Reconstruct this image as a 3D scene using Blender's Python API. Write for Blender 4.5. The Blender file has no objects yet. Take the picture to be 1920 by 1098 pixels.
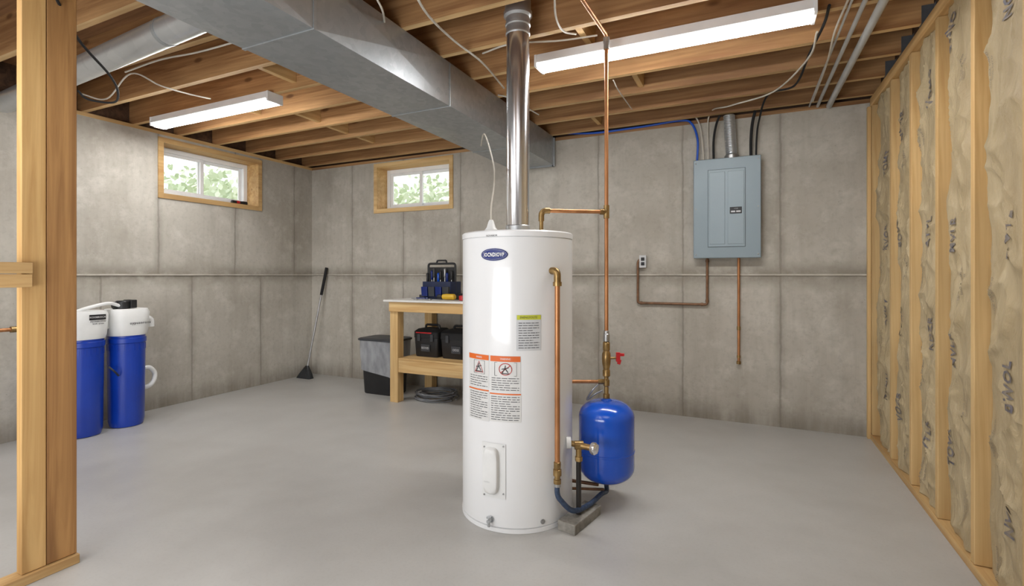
import bpy, bmesh, math, random
from mathutils import Vector, Matrix, noise
random.seed(4)
C = bpy.context.scene.collection
E = 1.2; FP = 933.0
A = math.radians(25.2)
FW = Vector((-math.sin(A), math.cos(A), 0)); RT = Vector((math.cos(A), math.sin(A), 0))
UP = Vector((0, 0, 1))
def P(px, py, d):
    v = FW*d + RT*((px-960)/FP*d); return Vector((v.x, v.y, E-(py-515)/FP*d))
def _dir(px, py): return P(px, py, 1)-Vector((0, 0, E))
def on_y(px, py, Y):
    v = _dir(px, py); return Vector((0, 0, E))+v*(Y/v.y)
def on_x(px, py, X):
    v = _dir(px, py); return Vector((0, 0, E))+v*(X/v.x)
def on_z(px, py, Z):
    v = _dir(px, py); return Vector((0, 0, E))+v*((Z-E)/v.z)

# ------------------------------------------------------------ materials
def lin(c):
    out = []
    for v in c:
        v = v/255.0
        out.append(v/12.92 if v <= .04045 else ((v+.055)/1.055)**2.4)
    return (*out, 1)
class NT:
    def __init__(s, name):
        s.m = bpy.data.materials.new(name); s.m.use_nodes = True
        s.t = s.m.node_tree; s.b = s.t.nodes['Principled BSDF']
        s.co = s.t.nodes.new('ShaderNodeTexCoord').outputs['Object']
    def n(s, typ, **kw):
        x = s.t.nodes.new(typ)
        for k, v in kw.items(): setattr(x, k, v)
        return x
    def l(s, a, b): s.t.links.new(a, b)
    def mapping(s, sc):
        m = s.n('ShaderNodeMapping'); m.inputs['Scale'].default_value = sc; s.l(s.co, m.inputs[0]); return m.outputs[0]
    def noise(s, sc, scale=1.0, detail=4, rough=.55, dist=0):
        x = s.n('ShaderNodeTexNoise'); x.inputs['Scale'].default_value = scale; x.inputs['Detail'].default_value = detail
        x.inputs['Roughness'].default_value = rough; x.inputs['Distortion'].default_value = dist
        s.l(s.mapping(sc), x.inputs['Vector']); return x.outputs['Fac']
    def math(s, op, a, b=None, c=None):
        x = s.n('ShaderNodeMath', operation=op)
        for i, v in enumerate((a, b, c)):
            if v is None: continue
            if isinstance(v, (int, float)): x.inputs[i].default_value = v
            else: s.l(v, x.inputs[i])
        return x.outputs[0]
    def mr(s, v, a, b, c, d, smooth=False):
        x = s.n('ShaderNodeMapRange')
        if smooth: x.interpolation_type = 'SMOOTHSTEP'
        s.l(v, x.inputs[0])
        for i, k in enumerate((a, b, c, d)): x.inputs[i+1].default_value = k
        return x.outputs[0]
    def mix(s, f, a, b, blend='MIX'):
        x = s.n('ShaderNodeMix', data_type='RGBA', blend_type=blend)
        for i, v in ((0, f), (6, a), (7, b)):
            if isinstance(v, (int, float)): x.inputs[i].default_value = v
            elif isinstance(v, tuple): x.inputs[i].default_value = v
            else: s.l(v, x.inputs[i])
        return x.outputs[2]
    def bump(s, h, strength=.3, dist=.01):
        x = s.n('ShaderNodeBump'); x.inputs['Strength'].default_value = strength; x.inputs['Distance'].default_value = dist
        s.l(h, x.inputs['Height']); s.l(x.outputs[0], s.b.inputs['Normal'])
def mat(name, c1, c2=None, rough=.5, metal=0.0, scale=(8, 8, 8), bump=0, coat=0, emit=0, alpha=1):
    k = NT(name); b = k.b
    b.inputs['Roughness'].default_value = rough; b.inputs['Metallic'].default_value = metal
    c2 = c2 or tuple(int(v*.93) for v in c1)
    f = k.noise(scale, 1, 5)
    k.l(k.mix(k.mr(f, .3, .7, 0, 1), lin(c1), lin(c2)), b.inputs['Base Color'])
    if bump: k.bump(f, bump, .01)
    if coat: b.inputs['Coat Weight'].default_value = coat
    if alpha < 1: b.inputs['Alpha'].default_value = alpha
    if emit:
        b.inputs['Emission Color'].default_value = (1, .995, .98, 1); b.inputs['Emission Strength'].default_value = emit
    return k.m
def wood(name, c1, c2, axis, knots=True, rough=.65, tone=.15):
    k = NT(name)
    a, c = .9, 22
    sc = [c, c, c]; sc[axis] = a
    g = k.noise(tuple(sc), 1, 6, .6, .8)
    info = k.n('ShaderNodeObjectInfo').outputs['Random']
    bs = [3, 3, 3]; bs[axis] = .8
    big = k.noise(tuple(bs), 1, 3)
    col = k.mix(k.mr(g, .38, .64, 0, 1), lin(c1), lin(c2))
    col = k.mix(k.mr(big, .4, .65, 0, .55), col, lin(tuple(v*.78 for v in c2)))
    hs = k.n('ShaderNodeHueSaturation'); k.l(col, hs.inputs['Color'])
    k.l(k.mr(info, 0, 1, 1-tone, 1+tone), hs.inputs['Value']); col = hs.outputs[0]
    if knots:
        ks = [5.5, 5.5, 5.5]; ks[axis] = 2.2
        v = k.n('ShaderNodeTexVoronoi'); v.inputs['Scale'].default_value = 1
        k.l(k.mapping(tuple(ks)), v.inputs['Vector'])
        col = k.mix(k.mr(v.outputs['Distance'], .05, .13, .8, 0, True), col, lin((100, 64, 34)))
    k.l(col, k.b.inputs['Base Color']); k.b.inputs['Roughness'].default_value = rough
    k.bump(g, .15, .004)
    return k.m
def concrete_wall(name, ax, u0, sp, off):
    k = NT(name)
    sep = k.n('ShaderNodeSeparateXYZ'); k.l(k.co, sep.inputs[0])
    u, z = sep.outputs[ax], sep.outputs[2]
    n1 = k.noise((1.3, 1.3, 1.3), 1, 5, .6); n2 = k.noise((28, 28, 28), 1, 4)
    st = k.noise((6, 6, .6), 1, 6, .65)
    n3 = k.noise((5, 5, 5), 1, 6, .7)
    col = k.mix(k.mr(n1, .32, .68, 0, 1), lin((189, 184, 174)), lin((166, 160, 149)))
    col = k.mix(k.mr(st, .47, .74, 0, .42), col, lin((142, 135, 123)))
    col = k.mix(k.mr(n3, .5, .72, 0, .5), col, lin((208, 204, 195)))
    col = k.mix(k.mr(n2, .5, .75, 0, .3), col, lin((142, 136, 126)))
    lower = k.math('LESS_THAN', z, 1.2)
    uu = k.math('ADD', k.math('SUBTRACT', u, u0), k.math('MULTIPLY', lower, off))
    uu = k.math('ADD', uu, k.mr(n3, 0, 1, -.016, .016))
    d = k.math('PINGPONG', k.math('ADD', uu, 100*sp), sp/2)
    thin = k.mr(d, .003, .011, .45, 0, True); wide = k.mr(d, .01, .055, .42, 0, True)
    wide = k.math('MULTIPLY', wide, k.mr(k.noise((3, 3, 3), 1, 4), .4, .6, .1, 1))
    col = k.mix(wide, col, lin((130, 123, 112))); col = k.mix(thin, col, lin((110, 104, 95)))
    dz = k.math('ABSOLUTE', k.math('SUBTRACT', z, 1.2))
    band = k.math('MULTIPLY', k.mr(dz, .0, .14, .85, 0, True), k.mr(n3, .36, .58, .2, 1))
    col = k.mix(band, col, lin((130, 123, 111)))
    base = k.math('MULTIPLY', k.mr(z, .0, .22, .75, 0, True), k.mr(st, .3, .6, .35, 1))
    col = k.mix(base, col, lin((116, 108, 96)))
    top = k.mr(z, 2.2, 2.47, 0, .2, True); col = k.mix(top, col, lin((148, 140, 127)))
    v = k.n('ShaderNodeTexVoronoi'); v.inputs['Scale'].default_value = 14; k.l(k.co, v.inputs['Vector'])
    pores = k.mr(v.outputs['Distance'], .04, .08, .3, 0)
    col = k.mix(pores, col, lin((120, 113, 103)))
    k.l(col, k.b.inputs['Base Color']); k.b.inputs['Roughness'].default_value = .85
    h = k.math('SUBTRACT', k.math('ADD', n2, n3), k.math('MULTIPLY', thin, 2)); k.bump(h, .3, .005)
    return k.m
def floor_mat():
    k = NT('smooth_floor_concrete')
    n1 = k.noise((.9, .9, 1), 1, 4, .55); n2 = k.noise((3.5, 3.5, 3.5), 1, 4, .55); n3 = k.noise((70, 70, 70), 1, 2)
    col = k.mix(k.mr(n1, .3, .7, 0, 1), lin((182, 181, 178)), lin((164, 162, 158)))
    col = k.mix(k.mr(n2, .4, .75, 0, .4), col, lin((194, 193, 190)))
    col = k.mix(k.mr(n3, .5, .8, 0, .2), col, lin((152, 149, 144)))
    k.l(col, k.b.inputs['Base Color'])
    k.l(k.mr(n2, .3, .7, .3, .38), k.b.inputs['Roughness'])
    return k.m
def galv(name, c1, c2, rough=.38, sc=40, metal=.6):
    k = NT(name)
    v = k.n('ShaderNodeTexVoronoi'); v.inputs['Scale'].default_value = sc; k.l(k.co, v.inputs['Vector'])
    bw = k.n('ShaderNodeRGBToBW'); k.l(v.outputs['Color'], bw.inputs[0])
    n = k.noise((1.5, 1.5, 1.5), 1, 4)
    col = k.mix(bw.outputs[0], lin(c1), lin(c2)); col = k.mix(k.mr(n, .4, .7, 0, .3), col, lin(tuple(v*.85 for v in c2)))
    k.l(col, k.b.inputs['Base Color']); k.b.inputs['Metallic'].default_value = metal
    k.l(k.mr(bw.outputs[0], 0, 1, rough-.02, rough+.05), k.b.inputs['Roughness']); return k.m
def kraft():
    k = NT('kraft_paper')
    n1 = k.noise((9, 9, 3.5), 1, 8, .68, 1.0); n2 = k.noise((2.5, 2.5, 1.2), 1, 4)
    col = k.mix(k.mr(n1, .35, .68, 0, 1), lin((196, 178, 143)), lin((170, 150, 114)))
    col = k.mix(k.mr(n2, .4, .7, 0, .45), col, lin((162, 142, 107)))
    k.l(col, k.b.inputs['Base Color']); k.b.inputs['Roughness'].default_value = .5
    k.bump(n1, .8, .03); return k.m
def glass():
    k = NT('window_glass'); t = k.t
    tr = k.n('ShaderNodeBsdfTransparent'); gl = k.n('ShaderNodeBsdfGlossy'); gl.inputs['Roughness'].default_value = .03
    mx = k.n('ShaderNodeMixShader'); mx.inputs[0].default_value = .06
    k.l(tr.outputs[0], mx.inputs[1]); k.l(gl.outputs[0], mx.inputs[2])
    k.l(mx.outputs[0], t.nodes['Material Output'].inputs['Surface']); return k.m
M = {}
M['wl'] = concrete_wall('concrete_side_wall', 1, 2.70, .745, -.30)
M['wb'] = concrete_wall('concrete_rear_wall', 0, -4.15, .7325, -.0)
M['floor'] = floor_mat()
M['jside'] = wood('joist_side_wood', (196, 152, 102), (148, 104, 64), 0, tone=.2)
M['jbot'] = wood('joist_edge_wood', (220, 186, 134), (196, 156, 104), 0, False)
M['wz'] = wood('stud_wood', (220, 188, 134), (196, 158, 102), 2)
M['wpa'] = wood('post_wood', (216, 176, 116), (188, 144, 86), 2, tone=.02)
M['wzd'] = wood('stud_wood_dark', (184, 138, 84), (146, 102, 58), 2, tone=.02)
M['wy'] = wood('plate_wood', (216, 180, 124), (188, 146, 92), 1)
M['wx'] = wood('bench_wood', (220, 188, 134), (198, 158, 102), 0)
M['wsub'] = wood('subfloor_wood', (162, 120, 82), (124, 88, 58), 0, False)
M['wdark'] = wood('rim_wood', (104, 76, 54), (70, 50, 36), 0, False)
M['galv'] = galv('galvanised_sheet', (178, 182, 185), (162, 167, 170), .38, 34, .72)
M['galv2'] = galv('galvanised_bright', (208, 211, 214), (196, 200, 203), .32, 12, .8)
M['chrome'] = mat('polished_steel', (236, 236, 238), (205, 205, 208), .19, .95, (14, 14, .2))
M['steel'] = mat('dull_steel', (185, 185, 185), (150, 150, 150), .35, .8)
M['hang'] = mat('hanger_steel', (130, 134, 138), (100, 102, 106), .45, .6)
M['white'] = mat('white_enamel', (232, 233, 234), (226, 227, 228), .28, 0, (2, 2, 2), coat=.3)
M['wplast'] = mat('white_plastic', (230, 231, 230), (220, 221, 220), .4)
M['vinyl'] = mat('white_vinyl', (242, 244, 246), (234, 237, 240), .4)
M['copper'] = mat('copper', (198, 140, 94), (158, 106, 66), .36, .6, (20, 20, 6))
M['copdull'] = mat('aged_copper', (146, 110, 84), (108, 80, 60), .48, .55, (20, 20, 20))
M['brass'] = mat('brass', (176, 146, 96), (128, 102, 64), .34, .8, (25, 25, 25))
M['blue'] = mat('blue_enamel', (8, 84, 200), (6, 72, 182), .22, 0, (3, 3, 3), coat=.5)
M['bluep'] = mat('blue_plastic', (14, 62, 172), (10, 50, 150), .3, 0, (3, 3, 3), coat=.3)
M['black'] = mat('black_plastic', (34, 34, 36), (24, 24, 26), .45)
M['blackm'] = mat('black_rubber', (24, 24, 26), (16, 16, 18), .8)
M['blackp'] = mat('black_pipe', (50, 46, 44), (36, 33, 31), .45, .3)
M['dgrey'] = mat('dark_grey_plastic', (58, 60, 64), (44, 46, 50), .5)
M['gap'] = mat('painted_gap_shade', (92, 102, 107), (84, 94, 99), .6)  # shade of the panel door groove, put into the colour
M['coil'] = mat('grey_cable_sheath', (128, 130, 134), (92, 94, 98), .45)
M['panel'] = mat('grey_painted_steel', (134, 148, 155), (128, 142, 149), .42, .1, (2, 2, 2))
M['panel2'] = mat('grey_painted_steel_light', (142, 156, 163), (136, 150, 157), .42, .1, (2, 2, 2))
M['lamp'] = mat('white_housing', (238, 239, 240), (228, 229, 230), .4)
M['tubeglow'] = mat('lit_diffuser', (255, 255, 255), (250, 250, 250), .4, emit=54)
M['kraft'] = kraft(); M['glass'] = glass()
M['ink'] = mat('navy_ink', (86, 86, 102), (142, 130, 114), .6, 0, (40, 40, 40))
M['ink2'] = mat('faint_ink', (132, 122, 112), (156, 142, 120), .6, 0, (34, 34, 34))
M['txt'] = mat('dark_print', (70, 70, 74), None, .6)
M['txtw'] = mat('white_print', (245, 245, 245), None, .5)
M['navy'] = mat('navy_badge', (16, 40, 112), (12, 34, 100), .3)
M['badge'] = mat('deep_blue_badge', (8, 34, 118), (6, 28, 104), .45)
M['toteb'] = mat('dark_blue_fabric', (24, 36, 70), (16, 26, 52), .6)
M['orange'] = mat('orange_print', (222, 108, 40), (212, 98, 32), .5)
M['paper'] = mat('label_paper', (218, 218, 216), (210, 210, 208), .5)
M['greyp'] = mat('grey_label', (204, 206, 208), (196, 198, 200), .5)
M['yellow'] = mat('yellow_print', (200, 204, 66), (188, 192, 56), .5)
M['red'] = mat('red_plastic', (196, 36, 40), (172, 26, 30), .4)
M['redp'] = mat('red_print', (196, 60, 54), None, .5)
M['hose'] = mat('braided_hose', (66, 84, 112), (46, 60, 84), .5, .2, (90, 90, 90), .4)
M['laminate'] = mat('pale_laminate', (226, 225, 221), (212, 210, 205), .45)
M['bag'] = mat('grey_liner', (190, 192, 196), (146, 149, 154), .28, 0, (14, 14, 6), .5, alpha=.7)
M['bluec'] = mat('blue_cable', (30, 84, 190), None, .4)
M['cabw'] = mat('white_cable', (208, 202, 190), (182, 176, 164), .5)
M['block'] = mat('cast_block', (150, 146, 138), (112, 109, 102), .9, 0, (30, 30, 30), .5)
M['pvc'] = mat('grey_pvc', (190, 190, 188), (172, 172, 170), .45)
M['ydrill'] = mat('yellow_plastic', (212, 172, 44), (194, 152, 34), .4)
M['leaf'] = mat('leaf_green', (228, 236, 216), (202, 218, 184), .6, 0, (2, 2, 2))
M['grass'] = mat('lawn_ground', (206, 212, 192), (184, 196, 166), .9)
M['bristle'] = mat('dark_bristle', (46, 48, 50), (28, 30, 32), .8, 0, (80, 80, 5), .5)
M['joint'] = mat('concrete_ledge', (200, 194, 183), (166, 159, 148), .85, 0, (7, 7, 7), .3)

# ------------------------------------------------------------ geometry
ORG = {}
class MB:
    def __init__(s): s.bm = bmesh.new()
    def box(s, x0, x1, y0, y1, z0, z1, mi=0):
        v = [s.bm.verts.new((x, y, z)) for x in (x0, x1) for y in (y0, y1) for z in (z0, z1)]
        for f in ((0, 1, 3, 2), (4, 6, 7, 5), (0, 4, 5, 1), (2, 3, 7, 6), (0, 2, 6, 4), (1, 5, 7, 3)):
            s.bm.faces.new([v[i] for i in f]).material_index = mi
        return s
    def obox(s, c, sx, sy, sz, rot=None):
        rot = rot or Matrix.Identity(3); c = Vector(c)
        v = [s.bm.verts.new(c+rot@Vector((x*sx/2, y*sy/2, z*sz/2))) for x in (-1, 1) for y in (-1, 1) for z in (-1, 1)]
        for f in ((0, 1, 3, 2), (4, 6, 7, 5), (0, 4, 5, 1), (2, 3, 7, 6), (0, 2, 6, 4), (1, 5, 7, 3)):
            s.bm.faces.new([v[i] for i in f])
        return s
    def loft(s, rings, cap=True):
        R = [[s.bm.verts.new(p) for p in r] for r in rings]; n = len(R[0])
        for a, b in zip(R, R[1:]):
            for i in range(n):
                s.bm.faces.new((a[i], a[(i+1) % n], b[(i+1) % n], b[i]))
        if cap:
            s.bm.faces.new(R[0][::-1]); s.bm.faces.new(R[-1])
        return s
    def lathe(s, prof, c, n=32, axis=UP, cap=True):
        c = Vector(c); q = UP.rotation_difference(Vector(axis).normalized())
        rings = [[c+q@Vector((max(r, 1e-4)*math.cos(2*math.pi*i/n), max(r, 1e-4)*math.sin(2*math.pi*i/n), z)) for i in range(n)] for r, z in prof]
        return s.loft(rings, cap)
    def cyl(s, a, b, r, n=16, r2=None):
        a, b = Vector(a), Vector(b); return s.lathe([(r, 0), (r2 or r, (b-a).length)], a, n, b-a)
    def tube(s, pts, r, n=8, sub=8, smooth=True, closed=False):
        pts = [Vector(p) for p in pts]
        if smooth and len(pts) > 2:
            out = []; q = [pts[0]*2-pts[1]]+pts+[pts[-1]*2-pts[-2]]
            for i in range(1, len(q)-2):
                p0, p1, p2, p3 = q[i-1:i+3]
                for j in range(sub):
                    t = j/sub
                    out.append(.5*((2*p1)+(p2-p0)*t+(2*p0-5*p1+4*p2-p3)*t*t+(3*p1-p0-3*p2+p3)*t**3))
            out.append(pts[-1]); pts = out
        rings = []; prev = None
        for i, p in enumerate(pts):
            t = (pts[min(i+1, len(pts)-1)]-pts[max(i-1, 0)]).normalized()
            if prev is None:
                a = Vector((0, 0, 1)) if abs(t.z) < .9 else Vector((1, 0, 0)); nx = t.cross(a).normalized()
            else: nx = (prev-t*prev.dot(t)).normalized()
            prev = nx; ny = t.cross(nx)
            rings.append([p+nx*(r*math.cos(2*math.pi*k/n))+ny*(r*math.sin(2*math.pi*k/n)) for k in range(n)])
        return s.loft(rings)
    def bent(s, pts, r, rad=.03, n=12):
        pts = [Vector(p) for p in pts]; out = [pts[0]]
        for a, b, c in zip(pts, pts[1:], pts[2:]):
            u = (a-b).normalized(); w = (c-b).normalized()
            for k in range(7):
                t = k/6; p0 = b+u*rad; p2 = b+w*rad
                out.append(p0*(1-t)**2+b*2*t*(1-t)+p2*t*t)
        out.append(pts[-1]); return s.tube(out, r, n, smooth=False)
    def grid(s, fn, nu, nv):
        V = [[s.bm.verts.new(fn(i/nu, j/nv)) for j in range(nv+1)] for i in range(nu+1)]
        for i in range(nu):
            for j in range(nv): s.bm.faces.new((V[i][j], V[i+1][j], V[i+1][j+1], V[i][j+1]))
        return s
    def build(s, name, m, parent=None, bevel=0, smooth=True, struct=False):
        bmesh.ops.recalc_face_normals(s.bm, faces=s.bm.faces)
        me = bpy.data.meshes.new(name); s.bm.to_mesh(me); s.bm.free()
        for x in (m if isinstance(m, (list, tuple)) else [m]): me.materials.append(x)
        if smooth:
            me.polygons.foreach_set('use_smooth', [True]*len(me.polygons)); me.set_sharp_from_angle(angle=math.radians(38))
        o = bpy.data.objects.new(name, me); C.objects.link(o)
        if parent:
            org = ORG[parent.name]; me.transform(Matrix.Translation(-org)); o.parent = parent; ORG[o.name] = org
        elif struct: ORG[o.name] = Vector((0, 0, 0)); o['kind'] = 'structure'
        else:
            xs = [v.co for v in me.vertices]
            org = Vector(((min(v.x for v in xs)+max(v.x for v in xs))/2, (min(v.y for v in xs)+max(v.y for v in xs))/2, min(v.z for v in xs)))
            me.transform(Matrix.Translation(-org)); o.location = org; ORG[o.name] = org
        if bevel:
            b = o.modifiers.new('bevel', 'BEVEL'); b.width = bevel; b.segments = 2; b.limit_method = 'ANGLE'; b.harden_normals = smooth
        return o
def tag(o, label, cat, group=None):
    o['label'] = label; o['category'] = cat
    if group: o['group'] = group
    return o
def thing(name, label, cat, loc, group=None):
    o = bpy.data.objects.new(name, None); C.objects.link(o); o.location = loc; o.empty_display_size = .1
    ORG[o.name] = Vector(loc); return tag(o, label, cat, group)
def rrect(cx, cy, z, w, d, r, n=5):
    out = []
    for sx, sy, a0 in ((1, 1, 0), (-1, 1, 90), (-1, -1, 180), (1, -1, 270)):
        for k in range(n):
            a = math.radians(a0+90*k/(n-1))
            out.append(Vector((cx+sx*(w/2-r)+r*math.cos(a), cy+sy*(d/2-r)+r*math.sin(a), z)))
    return out
def text(s, size, fn, name, m, parent, align='CENTER', bold=0):
    cu = bpy.data.curves.new('t', 'FONT'); cu.body = s; cu.size = size; cu.align_x = align; cu.align_y = 'CENTER'; cu.resolution_u = 2
    cu.offset = bold; cu.space_character = 1+bold*6/size
    ob = bpy.data.objects.new('t', cu); C.objects.link(ob); bpy.context.view_layer.update()
    me = bpy.data.meshes.new_from_object(ob.evaluated_get(bpy.context.evaluated_depsgraph_get()))
    bpy.data.objects.remove(ob); bpy.data.curves.remove(cu)
    me.name = name; me.materials.clear(); me.materials.append(m)
    org = ORG[parent.name]
    for v in me.vertices: v.co = fn(v.co.x, v.co.y)-org
    o = bpy.data.objects.new(name, me); C.objects.link(o); o.parent = parent; ORG[o.name] = org
    return o

# ------------------------------------------------------------ setting
XL, XR, YB, YF, WT = -4.79, .835, 4.45, -1.8, 2.47
JB, JT = 2.50, 2.735
W1 = (2.694, 3.751, 1.895, 2.445)
W2 = (-3.822, -2.773, 1.895, 2.455)
MB().box(-5.1, 1.1, YF-.2, 4.75, -.12, 0).build('floor', M['floor'], struct=True, smooth=False)
MB().box(-5.04, 1.0, YF-.2, 4.7, JT, JT+.03).build('ceiling', M['wsub'], struct=True, smooth=False)
b = MB()
b.box(-5.04, XL, YF, W1[0], 0, WT).box(-5.04, XL, W1[1], 4.7, 0, WT).box(-5.04, XL, W1[0], W1[1], 0, W1[2]).box(-5.04, XL, W1[0], W1[1], W1[3], WT)
b.build('wall_left', M['wl'], struct=True, smooth=False)
b = MB()
b.box(XL, W2[0], YB, 4.7, 0, WT).box(W2[1], 1.0, YB, 4.7, 0, WT).box(W2[0], W2[1], YB, 4.7, 0, W2[2]).box(W2[0], W2[1], YB, 4.7, W2[3], WT)
b.build('wall_back', M['wb'], struct=True, smooth=False)
MB().box(.935, 1.0, YF, YB, 0, 2.5).build('wall_right', M['wl'], struct=True, smooth=False)
MB().box(-5.04, 1.0, YF-.2, YF, 0, JT).build('wall_rear', M['wb'], struct=True, smooth=False)
MB().box(XL, XL+.012, YF, YB, 1.193, 1.207).build('trim_1', M['joint'], struct=True, bevel=.004)
MB().box(XL, XR, YB-.012, YB, 1.193, 1.207).build('trim_2', M['joint'], struct=True, bevel=.004)
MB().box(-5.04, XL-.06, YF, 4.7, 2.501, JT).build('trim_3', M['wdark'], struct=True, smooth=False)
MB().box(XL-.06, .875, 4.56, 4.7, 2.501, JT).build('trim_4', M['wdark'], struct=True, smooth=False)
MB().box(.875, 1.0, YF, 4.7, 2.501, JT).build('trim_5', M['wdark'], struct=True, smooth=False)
tag(MB().box(-5.0, XL+.004, YF, YB, WT, JB).build('sill_plate', M['wy'], smooth=False), 'thin wooden sill plate along the top of the left concrete wall', 'sill plate')
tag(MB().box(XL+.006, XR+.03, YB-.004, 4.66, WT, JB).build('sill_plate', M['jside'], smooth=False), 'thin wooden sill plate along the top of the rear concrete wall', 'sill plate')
MB().box(-12, -5.05, -4, 10, 1.3, 1.7).build('ground_outside', M['grass'], struct=True, smooth=False)
MB().box(-5.05, 6, 4.71, 12, 1.3, 1.7).build('ground_rear', M['grass'], struct=True, smooth=False)

def window(name, mapf, L, z0, z1):
    def bx(mb, s0, s1, t0, t1, a, b):
        p, q = mapf(s0, t0, a), mapf(s1, t1, b)
        mb.box(min(p.x, q.x), max(p.x, q.x), min(p.y, q.y), max(p.y, q.y), a, b)
    o = bpy.data.objects.new(name, None); C.objects.link(o); o.location = mapf(L/2, 0, z0); o['kind'] = 'structure'; ORG[o.name] = o.location.copy()
    k = .045; wm = M['wy'] if name[-1] == '1' else M['wx']
    m = MB()
    bx(m, 0, k, -.012, .23, z0, z1); bx(m, L-k, L, -.012, .23, z0, z1); bx(m, k, L-k, -.012, .23, z1-k, z1)
    m.build('window_frame', wm, o, smooth=False)
    m = MB(); bx(m, k, L-k, -.014, .23, z0, z0+k); m.build('window_sill', wm, o, smooth=False)
    a, b2, c, d = k, L-k, z0+k, z1-k; w = .045
    m = MB()
    bx(m, a, a+w, .165, .225, c, d); bx(m, b2-w, b2, .165, .225, c, d); bx(m, a+w, b2-w, .165, .225, c, c+w); bx(m, a+w, b2-w, .165, .225, d-w, d)
    m.build('vinyl_frame', M['vinyl'], o, bevel=.004)
    mid = L/2-.02
    for s0, s1, t in ((a+w, mid+.025, .175), (mid-.02, b2-w, .2)):
        f = .034; m = MB()
        bx(m, s0, s0+f, t, t+.02, c+w, d-w); bx(m, s1-f, s1, t, t+.02, c+w, d-w); bx(m, s0+f, s1-f, t, t+.02, c+w, c+w+f*.8); bx(m, s0+f, s1-f, t, t+.02, d-w-f*.8, d-w)
        sash = m.build('sash', M['vinyl'], o, bevel=.003)
        m = MB(); bx(m, s0+f, s1-f, t+.008, t+.012, c+w+f*.8, d-w-f*.8); m.build('pane', M['glass'], sash, smooth=False)
window('window_1', lambda s, t, z: Vector((XL-t, W1[0]+s, z)), W1[1]-W1[0], W1[2], W1[3])
window('window_2', lambda s, t, z: Vector((W2[0]+s, YB+t, z)), W2[1]-W2[0], W2[2], W2[3])
def shrub(c, r, label):
    m = MB()
    for i in range(1500):
        v = Vector((random.gauss(0, 1), random.gauss(0, 1), random.gauss(0, 1))).normalized()*random.uniform(.3, 1.1)
        p = Vector(c)+Vector((v.x*r*1.4, v.y*r*1.4, v.z*r*.8+r*.8)); s = random.uniform(.03, .06)
        a = Vector((random.gauss(0, 1), random.gauss(0, 1), random.gauss(0, 1))).normalized(); bb = a.orthogonal().normalized()
        f = [m.bm.verts.new(p+q) for q in (a*s*1.3, (a*.5+bb*.6)*s, (bb*.6-a*.5)*s, -a*s*1.3, (-a*.5-bb*.6)*s, (a*.5-bb*.6)*s)]; m.bm.faces.new(f)
    t = thing('garden_shrub', label, 'shrub', c)
    m.build('foliage', M['leaf'], t, smooth=False)
    m = MB()
    for k in range(5):
        e = Vector(c)+Vector((random.uniform(-.3, .3)*r, random.uniform(-.3, .3)*r, r*1.1)); m.cyl(c, e, .010, 6, .004)
    m.build('stem', M['wx'], t)
shrub((-7.8, 5.2, 1.7), .75, 'pale green leafy bush outside the left wall window')
shrub((-5.05, 7.4, 1.7), .75, 'pale green leafy bush outside the rear wall window')

# ------------------------------------------------------------ ceiling framing
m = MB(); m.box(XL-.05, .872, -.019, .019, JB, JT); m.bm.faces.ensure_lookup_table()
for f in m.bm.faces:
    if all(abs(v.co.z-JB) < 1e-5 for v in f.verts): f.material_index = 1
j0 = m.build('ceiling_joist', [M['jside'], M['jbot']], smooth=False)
JY = [4.36-.37*k for k in range(11)]
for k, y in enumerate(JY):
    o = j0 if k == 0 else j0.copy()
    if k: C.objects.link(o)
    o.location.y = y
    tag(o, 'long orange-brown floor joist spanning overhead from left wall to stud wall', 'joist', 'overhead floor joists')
m = MB(); m.box(.82, .874, -.023, -.0195, JB-.004, JB+.09).box(.82, .874, .0195, .023, JB-.004, JB+.09).box(.82, .874, -.023, .023, JB-.005, JB-.001)
m.box(.871, .874, -.045, -.023, JB, JB+.09).box(.871, .874, .023, .045, JB, JB+.09)
h0 = m.build('joist_hanger', M['hang'], smooth=False)
for k in range(1, 7):
    o = h0 if k == 1 else h0.copy()
    if k > 1: C.objects.link(o)
    o.location.y = JY[k]
    tag(o, 'grey metal joist hanger at the joist end above the stud wall', 'joist hanger', 'joist hangers above the stud wall')
for n, (px, py, k) in enumerate([(548, 232, 5), (650, 245, 4), (690, 262, 3), (735, 278, 2), (1068, 22, 5), (1210, 172, 3), (420, 95, 6), (1110, 215, 1)]):
    x = on_z(px, py, 2.55).x
    y0, y1 = JY[k]+.02, JY[k-1]-.02
    rz = Matrix.Rotation(random.uniform(-.06, .06), 3, 'Y')
    o = MB().obox((x, (y0+y1)/2, 2.62), .036, y1-y0-.002, .17, rz).build('blocking_board', M['wy'], smooth=False)
    tag(o, 'short wooden blocking board wedged between two overhead joists', 'blocking', 'blocking boards between joists')

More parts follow.
